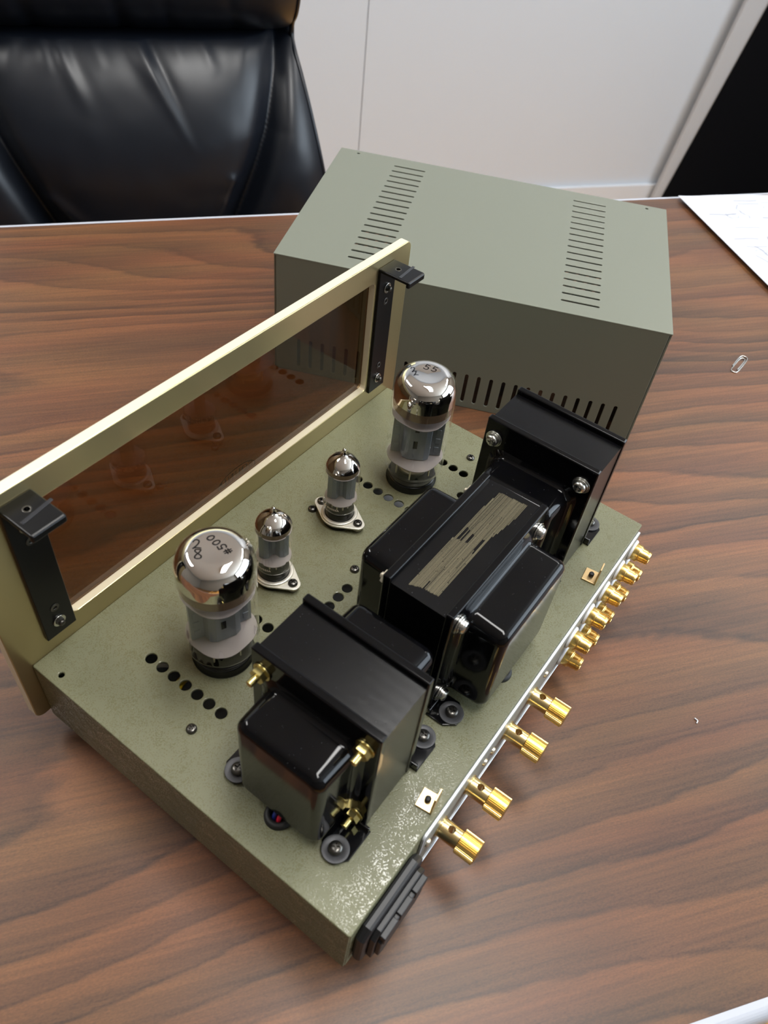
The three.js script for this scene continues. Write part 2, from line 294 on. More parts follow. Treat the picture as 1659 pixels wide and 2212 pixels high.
{ // faceplate with its window
  const s = roundRect(-8, 17, 308, 172.2, 5.5); s.holes.push(roundRect(28.6, 74.5, 272.2, 157, 3, THREE.Path));
  const fp = part('faceplate', mm(extrude(s, 6, 0.5, 2, 12).translate(0, 0, -6)), M.gold, amp, 'champagne gold brushed aluminium front frame');
  const eo = roundRect(-8.08, 16.92, 308.08, 172.28, 5.58); eo.holes.push(roundRect(-7.2, 17.8, 307.2, 171.4, 4.7, THREE.Path));
  const ei = roundRect(27.9, 73.8, 272.9, 157.7, 3.7); ei.holes.push(roundRect(28.68, 74.58, 272.12, 156.92, 2.92, THREE.Path));
  part('milled_edge', mm(extrude(eo, 5.2, 0, 1, 12).translate(0, 0, -5.6)), M.goldEdge, fp, 'bright milled outer edge'); part('milled_edge', mm(extrude(ei, 5.2, 0, 1, 12).translate(0, 0, -5.6)), M.goldEdge, fp, 'bright milled window edge');
  part('tinted_window', mm(rbox(243.4, 82.3, 1.5, 0.3, 150.4, 115.75, -5.1)), M.tint, fp, 'brown tinted acrylic window');
  // emblem on the front of the window, read mirrored from behind
  const font = await new FontLoader().loadAsync('fonts/droid/droid_serif_regular.typeface.json');
  const oval = new THREE.Shape(); oval.absellipse(0, 0, 15.5, 6.6, 0, Math.PI * 2); const inn = new THREE.Path(); inn.absellipse(0, 0, 15.0, 6.1, 0, Math.PI * 2, true); oval.holes.push(inn);
  const og = new THREE.ExtrudeGeometry(oval, { depth: 0.1, bevelEnabled: false, curveSegments: 40 });
  const tg = new TextGeometry('SOUND', { font, size: 4.6, depth: 0.1, curveSegments: 6 }); tg.computeBoundingBox(); tg.translate(-tg.boundingBox.max.x / 2, -0.4, 0); tg.scale(1.25, 1, 1);
  at(part('emblem', mm(join(og, tg).rotateY(Math.PI).translate(0, 0, 0)), std(0x0c0c04, 0.5), fp, 'thin oval emblem reading SOUND'), 153, 76.4, -5.95);
  // two black angle brackets
  for (const [u, flip] of [[19.5, 0], [282.2, 1]]) {
    const up = rbox(17, 94, 2, 0.5, 0, 118, 1.05), tab = rbox(17, 2.2, 22.5, 0.9, 0, 164.7, 11.2), lip = rbox(17, 4.2, 2.6, 1.1, 0, 163.6, 21.6), st = flip ? [] : [box(8, 0.25, 12, -2, 165.9, 14)];
    const br = at(part('bracket', mm(join(up, tab, lip)), M.blackMetal, fp), u, 0, 0);
    const tape = at(part('tape_strip', mm(rbox(16.6, 0.16, 1.8, 0.06, 0, 165.9, 13.4).rotateY(flip ? 0.08 : 0.14)), std(0x2c2d30, 0.12, 0), fp), u, 0, flip ? 1 : -0.5);
    const ds = (y, mat, wash) => { if (wash) { const w = at(part('washer', mm(ring(3.4, 1.6, 0.7)), M.zinc, fp), u, y, 2.1); w.rotation.x = Math.PI / 2; } const b = at(part('screw', mm(join(T(thread(1.6, 2.6), 0, 0, 0), T(hexNut(3.6, 1.2), 0, 0, 0))), mat, fp), u, y, wash ? 2.8 : 2.1); b.rotation.x = Math.PI / 2; };
    ds(flip ? 150.3 : 150.3, M.blackScrew, true); ds(80.4, M.blackScrew, true);
    for (const y of [140.6, 91]) { const w = at(part('threaded_hole', mm(ring(2.4, 1.2, 0.35)), M.blackScrew, fp), u, y, 2.1); w.rotation.x = Math.PI / 2; }
    at(part('tab_hole', mm(lathe([[0.2, 0], [1.3, 0], [1.4, 0.1], [1.9, 0.12], [2.0, 0.0]], 20)), M.blackScrew, fp), u, 165.8, 8.8);
  }
}

// ---------------------------------------------------------------- transformers
function loftRR(sections, n = 7) {  // rounded-rectangle sections along x: [x, halfZ, halfY, r]
  const pos = [], idx = [], N = 4 * (n + 1);
  for (const [x, hz, hy, r] of sections) for (let q = 0; q < 4; q++) for (let k = 0; k <= n; k++) {
    const a = (q + k / n) * Math.PI / 2, cz = (q === 0 || q === 3 ? 1 : -1) * (hz - r), cy = (q < 2 ? 1 : -1) * (hy - r);
    pos.push(x, cy + r * Math.sin(a), cz + r * Math.cos(a));
  }
  const S = sections.length;
  for (let i = 0; i < S - 1; i++) for (let j = 0; j < N; j++) { const a = i * N + j, b = i * N + (j + 1) % N, c = a + N, d = b + N; idx.push(a, b, c, b, d, c); }
  const c0 = pos.length / 3; pos.push(sections[S - 1][0], 0, 0); for (let j = 0; j < N; j++) idx.push((S - 1) * N + j, (S - 1) * N + (j + 1) % N, c0);
  const g = new THREE.BufferGeometry(); g.setAttribute('position', new THREE.Float32BufferAttribute(pos, 3)); g.setIndex(idx); g.computeVertexNormals(); return g;
}
// stacking axis x, width z, up y with the chassis at y = 0
function bellGeo(half, hw, y0, y1, bz, by0, by1, D) {
  const R = 4.6, sec = []; const bh = (by1 - by0) / 2, bc = (by0 + by1) / 2;
  const S = (x, o, r) => sec.push([x, bz + o, bh + o, Math.max(1.5, r)]);
  S(-0.4, 4.2, 9); S(0, 4.0, 9); S(0.7, 1.9, 8.5); S(1.8, 0.7, 8); S(3.4, 0.1, 7.4); S(D - R, -0.6, 6.2);
  for (let k = 1; k <= 7; k++) { const a = k / 7 * Math.PI / 2; S(D - R + R * Math.sin(a), -0.6 - R * (1 - Math.cos(a)), 6.2 - 4.2 * (1 - Math.cos(a))); }
  const bell = loftRR(sec).translate(half, bc, 0);
  const fl = rbox(4.2, y1 - y0, hw * 2, 0.9, half - 2.1, (y0 + y1) / 2, 0);
  return join(bell, fl);
}
function footGeo(out, wz) { // L-foot reaching out +x from the flange, screw at (out, 0)
  const s = new THREE.Shape(); s.moveTo(0, -wz); s.lineTo(out, -wz); s.lineTo(out + 5.6, -wz + 4.5); s.lineTo(out + 5.6, wz - 4.5); s.lineTo(out, wz); s.lineTo(0, wz); s.closePath();
  return join(flat(extrude(s, 1.5, 0.35)), rbox(1.6, 5, wz * 2 - 1, 0.6, 0.8, 2.5, 0));
}
function makeTransformer(label, o) {
  const { half, hw, top, bz, by0, by1, D, out, fz, fw, nuts, bw, bare, low } = o;
  const y0 = 1.2;
  const core = join(box(half * 2 - 8, top - 3 - y0, hw * 2 - 1.2, 0, (top - 3 + y0) / 2, 0));
  // stripes must run along the sheets: uv.y follows the stacking axis
  const g = mm(core); { const p = g.attributes.position, uv = g.attributes.uv; for (let i = 0; i < uv.count; i++) uv.setXY(i, p.getZ(i), p.getX(i)); }
  const t = part('transformer', g, M.core, amp, label);
  const bg = mm(bellGeo(half, hw, y0, top, bz, by0, by1, D)), fg = mm(footGeo(out - half, fw));
  for (const sgn of [1, -1]) {
    const b = part('bell_cover', bg, M.varnish, t); if (sgn < 0) b.rotation.y = Math.PI;
    for (const s2 of [1, -1]) {
      const f = part('mounting_foot', fg, M.gloss, t); at(f, sgn * half, 0, s2 * fz); if (sgn < 0) f.rotation.y = Math.PI;
      at(part('foot_washer', footWasher, M.washer, t), sgn * out, 1.5, s2 * fz);
      const sc = at(part('foot_screw', midScrew, M.blackScrew, t), sgn * out, 2.6, s2 * fz); sc.rotation.y = s2 + sgn * 0.4;
      for (const y of [top - 11.5, low]) {
        const isNut = sgn === nuts;
        const h = at(part(isNut ? 'nut' : 'bolt_head', isNut ? (o.shortNut ? nutShort : nutBolt) : boltHead, isNut ? (o.shortNut ? M.nickel : M.yellowZinc) : M.zinc, t), sgn * half, y, s2 * bw);
        h.rotation.z = -sgn * Math.PI / 2; 
      }
    }
  }
  if (bare) {
    const w = half - 5, lobes = [[[8.1, 39.2], [8.2, 22.4], [7.7, 1.9], [-3.4, 0.3], [-6.1, 9.4], [-6.5, 25.4], [-6, 36.3], [1.4, 36.8]], [[7.1, -8.4], [7.4, -22.1], [6, -38.9], [-9.4, -40.2], [-9, -25.6], [-6.2, -6.5], [-0.1, -4.9], [5.5, -7.5]]];
    const inside = (x, y) => lobes.some((pts) => { let c = false; for (let i = 0, j = pts.length - 1; i < pts.length; j = i++) { const [xi, yi] = pts[i], [xj, yj] = pts[j]; if ((yi > y) !== (yj > y) && x < (xj - xi) * (y - yi) / (yj - yi) + xi) c = !c; } return c; });
    const strips = [], r = rng(77);
    for (let x = -w; x <= w; x += 0.62) { let y = -42; while (y < 41) { const l = 14 + r() * 50; const y1 = Math.min(41, y + l); if (r() < 0.99) { let a0 = null, b0 = null; for (let q = y; q <= y1; q += 0.5) if (inside(x, q)) { a0 ??= q; b0 = q; } if (a0 !== null && b0 - a0 > 1) strips.push(box(0.22 + r() * 0.2, 0.14, b0 - a0, x + (r() - 0.5) * 0.1, top - 2.98, (a0 + b0) / -2)); } y = y1; } }
    const bg2 = mm(join(strips));
    part('bare_laminations', bg2, M.bareCore, t, 'worn golden patch of bare laminations').userData.kind = 'stuff';
  }
  return t;
}
const sideSpec = { half: 18, hw: 33, top: 81.8, bz: 23.4, by0: 4.5, by1: 65.5, D: 22.4, out: 34, fz: 28.7, fw: 7.5, bw: 26.5, low: 8 };
const tA = makeTransformer('black output transformer nearest the camera, brassy nuts outward', { ...sideSpec, nuts: -1 }); at(tA, 57.4, AT, 145.5);
const tB = makeTransformer('black output transformer at the far end, bright bolt heads inward', { ...sideSpec, top: 86, nuts: 1 }); at(tB, 242, AT, 145.5);
const tC = makeTransformer('larger black power transformer in the middle with worn golden laminations on top', { half: 19, hw: 44, top: 79, bz: 32, by0: 5, by1: 67.5, D: 22, out: 29, fz: 39, fw: 8, bw: 36.5, low: 8.5, nuts: 1, shortNut: true, bare: true }); at(tC, 150, AT, 149); tC.rotation.y = Math.PI / 2;

// grommets and leads
{
  const gr = mm(lathe([[3.6, -1.5], [3.6, 1.2], [4.4, 2.2], [5.6, 2.5], [6.6, 1.6], [7.0, 0], [6.4, -0.2], [6.2, -1.5], [3.6, -1.5]], 32));
  at(part('grommet', gr, M.rubber, amp), 20, AT, 144.8); at(part('grommet', gr, M.rubber, amp), 148.5, AT, 184);
  const lead = (dx, dz) => mm(new THREE.TubeGeometry(new THREE.CatmullRomCurve3([[18 + dx, 50, 145.3 + dz], [17.6 + dx, 59, 145.4 + dz], [18.2 + dx, 63.2, 145 + dz], [22 + dx, 64, 144.6 + dz], [30 + dx, 64, 144.6 + dz]].map((p) => new THREE.Vector3(...p))), 24, 1.05, 10));
  part('lead_wire', lead(0, 1.3), M.red, amp, 'red lead'); part('lead_wire', lead(0, -1.2), M.blue, amp, 'blue lead');
}
// zinc angle clips at the rear edge of the chassis
{
  const s = new THREE.Shape(); s.moveTo(-5, 0); s.lineTo(5, 0); s.lineTo(5, 7); s.lineTo(3.2, 12); s.lineTo(-3.2, 12); s.lineTo(-5, 7); s.closePath(); s.holes.push(hole(0, 6.4, 1.4));
  const g = mm(join(rbox(10, 1, 8.6, 0.25, 0, 0.55, 0), extrude(s, 1, 0.2).translate(0, 0, 3.4)));
  const stud = mm(lathe([[0, 0], [1.5, 0], [1.5, 2.0], [1.2, 2.5], [0, 2.6]], 18));
  for (const u of [67.2, 239.3]) { const c = at(part('angle_clip', g, M.clip, amp), u, AT, 193.6); c.rotation.y = 0.12; part('stud', stud, M.rubber, c).position.y = 0.001; }
}
// rear panel plate, binding posts, sockets, inlet
{
  const s = roundRect(53, 20.5, 297.5, 57.5, 2.5);
  const rp = at(part('rear_plate', mm(extrude(s, 1.4, 0.3)), M.plate, amp, 'silver rear panel plate'), 0, 0, AW + 0.05);
  part('printed_panel', mm(extrude(roundRect(54, 21.5, 296.5, 56.3, 2), 0.3, 0.1).translate(0, 0, 1.3)), M.panel, rp, 'grey face of the rear panel');
  for (const [u, w] of [[58, 44], [111, 40], [119, 40], [176, 42]]) { const sc = at(part('screw', mm(panHead(2.2, 1.6)), M.nickel, rp), u, w, 1.4); sc.rotation.x = Math.PI / 2; }
  const barrel0 = lathe([[0, 0], [5.6, 0], [5.6, 1], [5.0, 1.2], [5.0, 11.4], [4.4, 12], [0, 12]], 40);
  const barrel = mm(toCreasedNormals(cut(barrel0, cyl(1.9, 1.9, 14, 24).rotateX(Math.PI / 2).translate(0, 6.2, 0)), 0.6));
  const ks = new THREE.Shape(); const NK = 42; for (let i = 0; i < NK * 4; i++) { const a = i / (NK * 4) * Math.PI * 2, r = [6.25, 6.25, 5.9, 5.9][i % 4]; const x = Math.cos(a) * r, y = Math.sin(a) * r; i ? ks.lineTo(x, y) : ks.moveTo(x, y); } ks.closePath();
  const knob = mm(join(flat(new THREE.ExtrudeGeometry(ks, { depth: 9.6, bevelEnabled: false })).translate(0, 0.3, 0), lathe([[0, 0], [5.9, 0], [6.0, 0.4], [0, 0.4]], 42), lathe([[6.0, 9.7], [5.4, 10.4], [4.6, 10.2], [0, 10.0]], 42)));
  for (const u of [70.6, 97, 135, 161.5]) {
    const b = at(part('binding_post', barrel, M.brass, amp), u, 38.5, AW + 1.4); b.rotation.x = Math.PI / 2;
    part('knob', knob, M.goldPlate, b).position.y = 0.0115;
  }
  const wsh = mm(lathe([[2, 0], [7.0, 0], [7.0, 1.2], [6.2, 2.0], [2, 2.0]], 32));
  const jack = mm(toCreasedNormals(lathe([[0, 1], [5.6, 1.9], [5.7, 2.2], [5.7, 5.6], [5.3, 6.0], [4.9, 6.1], [4.9, 6.4], [4.75, 6.6], [4.6, 10.0], [4.25, 10.2], [4.25, 10.7], [4.5, 10.9], [4.5, 11.5], [4.2, 11.8], [4.2, 12.2], [3.8, 12.6], [3.0, 12.6], [2.9, 11.8], [2.9, 6], [0, 6]], 40).toNonIndexed(), 0.5));
  for (const w of [45.2, 27.5]) for (let k = 0; k < 5; k++) {
    const j = at(part('phono_socket', jack, M.goldPlate, amp), 205 + k * 21.6, w, AW + 1.4); j.rotation.x = Math.PI / 2;
    part('insulating_washer', wsh, M.whitePlastic, j);
  }
  const oct = (x0, y0, x1, y1, c) => { const q = new THREE.Shape(); q.moveTo(x0 + c, y0); q.lineTo(x1 - c, y0); q.lineTo(x1, y0 + c); q.lineTo(x1, y1 - c); q.lineTo(x1 - c, y1); q.lineTo(x0 + c, y1); q.lineTo(x0, y1 - c); q.lineTo(x0, y0 + c); q.closePath(); return q; };
  const il = part('power_inlet', mm(join(extrude(oct(4, 17, 49, 54.5, 5), 5.2, 1.6, 2), extrude(oct(8, 20, 46, 51.5, 4), 3.0, 0.6, 2).translate(0, 0, 5.2), extrude(oct(10, 23, 44, 48, 4), 2.4, 0.4, 1).translate(0, 0, 8.1),
    rbox(10, 7, 3, 0.5, 16, 46, 9.6), rbox(9, 7, 3, 0.5, 27.5, 46, 9.6), rbox(9, 7, 3, 0.5, 39, 46, 9.6))), M.plastic, amp, 'black plastic mains inlet');
  at(il, 0, 0, AW + 0.05);
}
// tube sockets
{
  const octal = mm(lathe([[0, -8], [13.6, -8], [13.6, -0.5], [16.0, 0], [16.2, 1.2], [15.4, 1.6], [15.2, 4.2], [14.2, 4.8], [0, 4.8]], 44));
  for (const [u, v] of BIG) at(part('octal_socket', octal, M.socket, amp), u, AT, v);
  const fs = new THREE.Shape(); { const R = 11.4, e = 13.8, r = 4.2, a = Math.acos((R - r) / e); fs.absarc(0, e, r, Math.PI / 2 - a, Math.PI / 2 + a); fs.absarc(0, 0, R, Math.PI / 2 + a, Math.PI * 1.5 - a); fs.absarc(0, -e, r, -Math.PI / 2 - a, -Math.PI / 2 + a); fs.absarc(0, 0, R, -Math.PI / 2 + a, Math.PI / 2 - a); fs.holes.push(hole(0, 0, 8.6)); }
  const fl = mm(join(flat(extrude(fs, 1.2, 0.25, 2, 24)).translate(0, 3.6, 0), lathe([[8.6, 4.6], [11.0, 4.7], [11.0, 5.6], [10.5, 6.2], [9.2, 6.2], [8.6, 5.8], [8.6, 4.6]], 44)));
  const noval = mm(lathe([[0, -6], [8.4, -6], [8.5, 0], [10.2, 0], [10.2, 3.5], [8.5, 3.6], [8.5, 10.4], [7.9, 11.2], [0, 11.3]], 40));
  for (const [u, v] of SMALL) {
    const f = at(part('socket_flange', fl, M.flange, amp), u, AT, v); part('noval_socket', noval, M.socket, f);
    for (const z of [13.8, -13.8]) { at(part('flange_screw', smallScrew, M.blackScrew, f), 0, 4.8, z); at(part('spacer', mm(ring(2.6, 1.2, 3.6, 18)), M.nickel, f), 0, 0, z); }
  }
}

// ---------------------------------------------------------------- vacuum tubes (base at their socket, millimetres above the chassis)
function inkTexture(draw) {
  const c = document.createElement('canvas'); c.width = c.height = 512; const x = c.getContext('2d');
  x.fillStyle = '#e9e4de'; x.fillRect(0, 0, 512, 512); x.strokeStyle = '#15131c'; x.lineWidth = 9; x.lineCap = x.lineJoin = 'round'; draw(x);
  const t = new THREE.CanvasTexture(c); t.colorSpace = THREE.SRGBColorSpace; t.magFilter = THREE.LinearFilter; return t;
}
function planarUV(g, r) { const p = g.attributes.position, uv = new Float32Array(p.count * 2); for (let i = 0; i < p.count; i++) { uv[2 * i] = 0.5 + p.getX(i) / (2 * r); uv[2 * i + 1] = 0.5 - p.getZ(i) / (2 * r); } g.setAttribute('uv', new THREE.BufferAttribute(uv, 2)); return g; }
const domePts = (R, top, shoulder, y0, flatR) => { const p = []; const dr = 0.9; p.push([0, top - 0.6], [flatR * 0.5, top - 0.45], [flatR * 0.85, top - 0.15], [flatR, top - 0.1]); for (let k = 1; k <= 10; k++) { const a = k / 10 * Math.PI / 2; p.push([flatR + (R - flatR) * Math.sin(a), top - 0.1 - shoulder * (1 - Math.cos(a))]); } p.push([R, y0]); return p; };
const closeSurf = (pts) => pts.slice().reverse();
function polyDisc(pts, h, y) { const s = new THREE.Shape(); pts.forEach(([a, b], i) => (i ? s.lineTo(a, b) : s.moveTo(a, b))); s.closePath(); return flat(extrude(s, h, 0.1, 1)).translate(0, y, 0); }
function makePowerTube(label, ink, turn) {
  const t = thing('power_tube', label, 'vacuum tube', 'straight glass power tubes');
  const R = 18.6, top = 83.2;
  part('glass_envelope', mm(lathe(closeSurf([...domePts(R, top, 11, 16, 9.5), [R, 15], [17.2, 11.5], [16.0, 10.2], [15.2, 9.2], [15.2, 6.4], [14.2, 5.4], [0, 5.2]]), 72)), M.glass, t);
  const rg = R - 0.35; const dome = lathe(closeSurf([...domePts(rg, top - 0.35, 10.8, 66.4, 9.4)]), 80); 
  const dg = planarUV(dome.index ? dome.toNonIndexed() : dome, R); dg.scale(MM, MM, MM);
  const cm = std(0xffffff, 0.03, 1, { map: inkTexture(ink) });
  part('getter_mirror', dg, cm, t, 'chrome mirror dome with handwritten ink numbers');
  part('getter_fade', mm(lathe([[rg - 0.25, 60.5], [rg, 66.4]], 64)), M.fade, t);
  const hexa = (r, c) => { const o = []; for (let k = 0; k < 48; k++) { const a = k / 48 * Math.PI * 2; const rr = r * (1 - 0.07 * Math.pow(Math.abs(Math.cos(2 * a)), 3)) ; o.push([Math.cos(a) * rr, Math.sin(a) * rr * c]); } return o; };
  const ins = part('mica_spacer', mm(polyDisc(hexa(17.6, 1), 0.5, 54)), M.mica, t); part('mica_spacer', mm(polyDisc(hexa(17.6, 1), 0.5, 21)), M.mica, t);
  // anode: boxed body with side wings, stamped slots
  const ps = new THREE.Shape(); [[-15.5, -1], [-15.5, 1], [-9, 1.2], [-8, 5.5], [-5, 7.2], [5, 7.2], [8, 5.5], [9, 1.2], [15.5, 1], [15.5, -1], [9, -1.2], [8, -5.5], [5, -7.2], [-5, -7.2], [-8, -5.5], [-9, -1.2]].forEach(([a, b], i) => (i ? ps.lineTo(a, b) : ps.moveTo(a, b))); ps.closePath();
  const an = part('anode', mm(flat(extrude(ps, 32, 0.3, 1)).translate(0, 21.8, 0)), M.anode, t); an.rotation.y = turn;
  const ribs = []; for (const x of [-12.5, 12.5]) for (let k = 0; k < 4; k++) ribs.push(rbox(3, 4, 0.8, 0.3, x, 27 + k * 7, 1.2), rbox(3, 4, 0.8, 0.3, x, 27 + k * 7, -1.2));
  part('anode_rib', mm(join(ribs)), M.anode, an);
  for (const s of [1, -1]) part('anode_slot', mm(join(rbox(2.6, 6, 0.5, 0.2, -1, 47, s * 7.1), rbox(2.6, 6, 0.5, 0.2, -1, 34, s * 7.1))), M.dark, an);
  part('support_rod', mm(join([[-11, 5], [11, 5], [-11, -5], [11, -5], [0, 12], [0, -12]].map(([x, z]) => cyl(0.6, 0.6, 10, 8).translate(x, 14, z)))), M.nickel, t);
  part('stem', mm(lathe([[0, 9], [9, 9], [8, 11], [4, 13], [0, 13]], 24)), M.nickel, t);
  part('tube_base', mm(lathe([[0, 4.85], [14.6, 4.85], [14.8, 5.4], [14.6, 6.6], [0, 6.8]], 40)), M.socket, t);
  return t;
}
const line = (x, pts) => { x.beginPath(); pts.forEach(([a, b], i) => (i ? x.lineTo(a, b) : x.moveTo(a, b))); x.stroke(); };
const curve = (x, pts) => { x.beginPath(); x.moveTo(...pts[0]); for (let i = 1; i + 1 < pts.length; i += 2) x.quadraticCurveTo(...pts[i], ...pts[i + 1]); x.stroke(); };
function glyph(x, ch, cx, cy, s, rot) {
  x.save(); x.translate(cx, cy); x.rotate(rot); x.scale(s, s); x.lineWidth = 9 / s;
  if (ch === '8') { curve(x, [[14, -24], [-20, -34], [-12, -12], [0, 0], [14, 14], [18, 34], [-4, 32], [-26, 28], [-8, 6], [12, -10], [14, -24]]); }
  if (ch === '2') { curve(x, [[-16, -18], [-6, -40], [14, -24], [22, -6], [-18, 28], [0, 20], [22, 28]]); }
  if (ch === '5') { line(x, [[18, -30], [-10, -30], [-14, -4]]); curve(x, [[-14, -4], [26, -12], [16, 18], [4, 36], [-18, 24]]); }
  if (ch === '0') { curve(x, [[0, -28], [-22, -20], [-16, 6], [-6, 34], [10, 22], [26, -4], [10, -24], [2, -32], [-6, -22]]); }
  if (ch === '#') { line(x, [[-8, -26], [-12, 26]]); line(x, [[10, -26], [6, 26]]); line(x, [[-22, -8], [20, -10]]); line(x, [[-22, 10], [20, 8]]); }
  x.restore();
}
const LV = [['power_tube', BIG[0]], ['power_tube', BIG[1]]];
const pt1 = makePowerTube('larger straight glass power tube nearest the camera, chrome dome marked 82 in ink', (x) => { const R = -1.0; glyph(x, '8', 170, 210, 1.25, 0.75); glyph(x, '2', 215, 150, 1.15, 0.75); ['#', '5', '0', '0'].forEach((c, i) => glyph(x, c, 300 + i * 3, 330 - i * 50, 0.85, -1.2)); }, -0.42);
inAmp(pt1, BIG[0][0], AT, BIG[0][1]);
const pt2 = makePowerTube('straight glass power tube at the far end, chrome dome marked 22 in ink', (x) => { glyph(x, '2', 190, 175, 0.9, 0.6); glyph(x, '2', 220, 140, 0.9, 0.6); glyph(x, '5', 320, 200, 0.95, 1.4); glyph(x, '5', 340, 260, 0.95, 1.4); }, -1.0);
inAmp(pt2, BIG[1][0], AT, BIG[1][1]);

function labelBand(lines, color, w = 512, h = 160) {
  const c = document.createElement('canvas'); c.width = w; c.height = h; const x = c.getContext('2d'); x.clearRect(0, 0, w, h); x.fillStyle = color; x.textAlign = 'center';
  for (const [txt, px, y, size] of lines) { x.font = `bold ${size}px sans-serif`; x.fillText(txt, px, y); }
  const t = new THREE.CanvasTexture(c); t.colorSpace = THREE.SRGBColorSpace; t.magFilter = THREE.LinearFilter; return t;
}
function makeSmallTube(label, turn, printLines) {
  const t = thing('signal_tube', label, 'vacuum tube', 'small nine-pin signal tubes');
  const R = 10.5;
  part('glass_envelope', mm(lathe(closeSurf([[0, 55.2], [0.9, 54.8], [1.4, 53.9], [1.1, 52.8], [1.5, 51.2], [2.4, 49.9], [4.2, 49.0], [6.6, 47.6], [8.8, 45.0], [10.1, 41.6], [R, 38], [R, 12.6], [9.6, 10.2], [8, 9.3], [0, 9.2]]), 64)), M.glass, t);
  const q = 0.3;
  part('getter_mirror', mm(lathe(closeSurf([[0.2, 54.6], [0.8, 54.2], [1.0, 53.6], [0.75, 52.7], [1.2, 51.0], [2.3, 49.7], [4.1, 48.75], [6.4, 47.3], [8.55, 44.8], [9.55, 42.6]]), 64)), M.chrome, t);
  part('getter_fade', mm(lathe([[R - q - 0.9, 39.4], [9.56, 42.6]], 48)), M.fade, t);
  const circ = (r) => { const o = []; for (let k = 0; k < 40; k++) { const a = k / 40 * Math.PI * 2; const rr = r * (k % 10 < 1 ? 0.93 : 1); o.push([Math.cos(a) * rr, Math.sin(a) * rr]); } return o; };
  part('mica_spacer', mm(polyDisc(circ(9.6), 0.4, 38.6)), M.mica, t); part('mica_spacer', mm(polyDisc(circ(9.6), 0.4, 17)), M.mica, t);
  const ps = new THREE.Shape(); [[-8, -1.5], [-8, 1.5], [-5.5, 3.2], [-3, 3.2], [-0.8, 0.6], [0.8, 0.6], [3, 3.2], [5.5, 3.2], [8, 1.5], [8, -1.5], [5.5, -3.2], [3, -3.2], [0.8, -0.6], [-0.8, -0.6], [-3, -3.2], [-5.5, -3.2]].forEach(([a, b], i) => (i ? ps.lineTo(a, b) : ps.moveTo(a, b))); ps.closePath();
  part('anode', mm(flat(extrude(ps, 21, 0.2, 1)).translate(0, 17.5, 0)), M.anode, t).rotation.y = turn;
  const pins = []; for (let k = 0; k < 9; k++) { const a = (k + 0.5) / 10 * Math.PI * 2; pins.push(cyl(0.45, 0.45, 6, 8).translate(Math.cos(a) * 5.6, 13.6, Math.sin(a) * 5.6)); } 
  part('pin', mm(join(pins)), M.nickel, t);
  // pale print round the lower glass
  const pg = new THREE.CylinderGeometry(R + 0.05, R + 0.05, 6.4, 32, 1, true, -1.1, 2.2).translate(0, 16.4, 0); pg.scale(MM, MM, MM);
  const tx = labelBand(printLines, '#f0e2d4');
  const pr = part('print', pg, std(0xffffff, 0.6, 0, { map: tx, alphaMap: null, transparent: true, alphaTest: 0.02 }), t); pr.rotation.y = -1.85;
  return t;
}
inAmp(makeSmallTube('small nine-pin glass tube with mirrored top nearest the large front power tube', -0.75, [['12AX7', 200, 60, 46], ['MADE IN RUSSIA', 256, 130, 50]]), SMALL[0][0], AT + 2.3, SMALL[0][1]);
inAmp(makeSmallTube('small nine-pin glass tube with mirrored top and RUSSIA print, second from the far end', -0.9, [['12AX7', 200, 60, 46], ['MADE IN RUSSIA', 256, 130, 50]]), SMALL[1][0], AT + 2.3, SMALL[1][1]);

// ---------------------------------------------------------------- loose ventilated cover
{
  const t = thing('ventilated_cover', 'large olive grey sheet metal amplifier cover with vent slots, standing behind the amplifier', 'metal cover');
  t.position.set(-0.1092, 0, -0.5371); t.rotation.y = -0.1181;
  const L = 300, D = 202.5, Hc = 105.2, b = 0.25;
  const s = roundRect(0, 0, L, D, 0.8);
  const slot = (P, x0, y0, x1, y1) => roundRect(x0, y0, x1, y1, Math.min(x1 - x0, y1 - y0) / 2 - 0.01, P);
  for (const x of [53.5, 217]) for (let k = 0; k < 17; k++) { const y = 16.6 + k * 10.55; s.holes.push(slot(THREE.Path, x, y - 1.15, x + 29, y + 1.15)); }
  for (const x of [17.6, 282.3]) s.holes.push(hole(x, 197, 1.5));
  part('top_panel', mm(flat(extrude(s, 1.2, b, 1, 8)).translate(0, Hc - 1.2, 0)), M.cover, t);
  const f = new THREE.Shape(); f.moveTo(2.1, 0.3); f.lineTo(L - 2.1, 0.3); f.lineTo(L - 2.1, Hc - 1); f.lineTo(2.1, Hc - 1); f.closePath();
  for (let k = 0; k < 27; k++) { const x = 21 + k * 10; f.holes.push(slot(THREE.Path, x - 1.5, 5.6, x + 1.5, 33)); }
  part('front_panel', mm(extrude(f, 1.2, 0.2, 1, 8).translate(0, 0, -1.25)), M.cover, t);
  part('rear_panel', mm(extrude(f, 1.2, 0.2, 1, 8).translate(0, 0, -D + 0.05)), M.cover, t);
  const side = join(box(1.2, Hc - 1.4, D - 3.4, 0, (Hc - 1.4) / 2 + 0.2, -D / 2)); const sg = mm(side);
  at(part('side_panel', sg, M.cover, t), 0.7, 0, 0); at(part('side_panel', sg, M.cover, t), L - 0.7, 0, 0);
  part('fold_edge', mm(join(cyl(0.95, 0.95, L - 2.4, 12).rotateZ(Math.PI / 2).translate(L / 2, Hc - 0.98, -0.92))), M.cover, t);
}

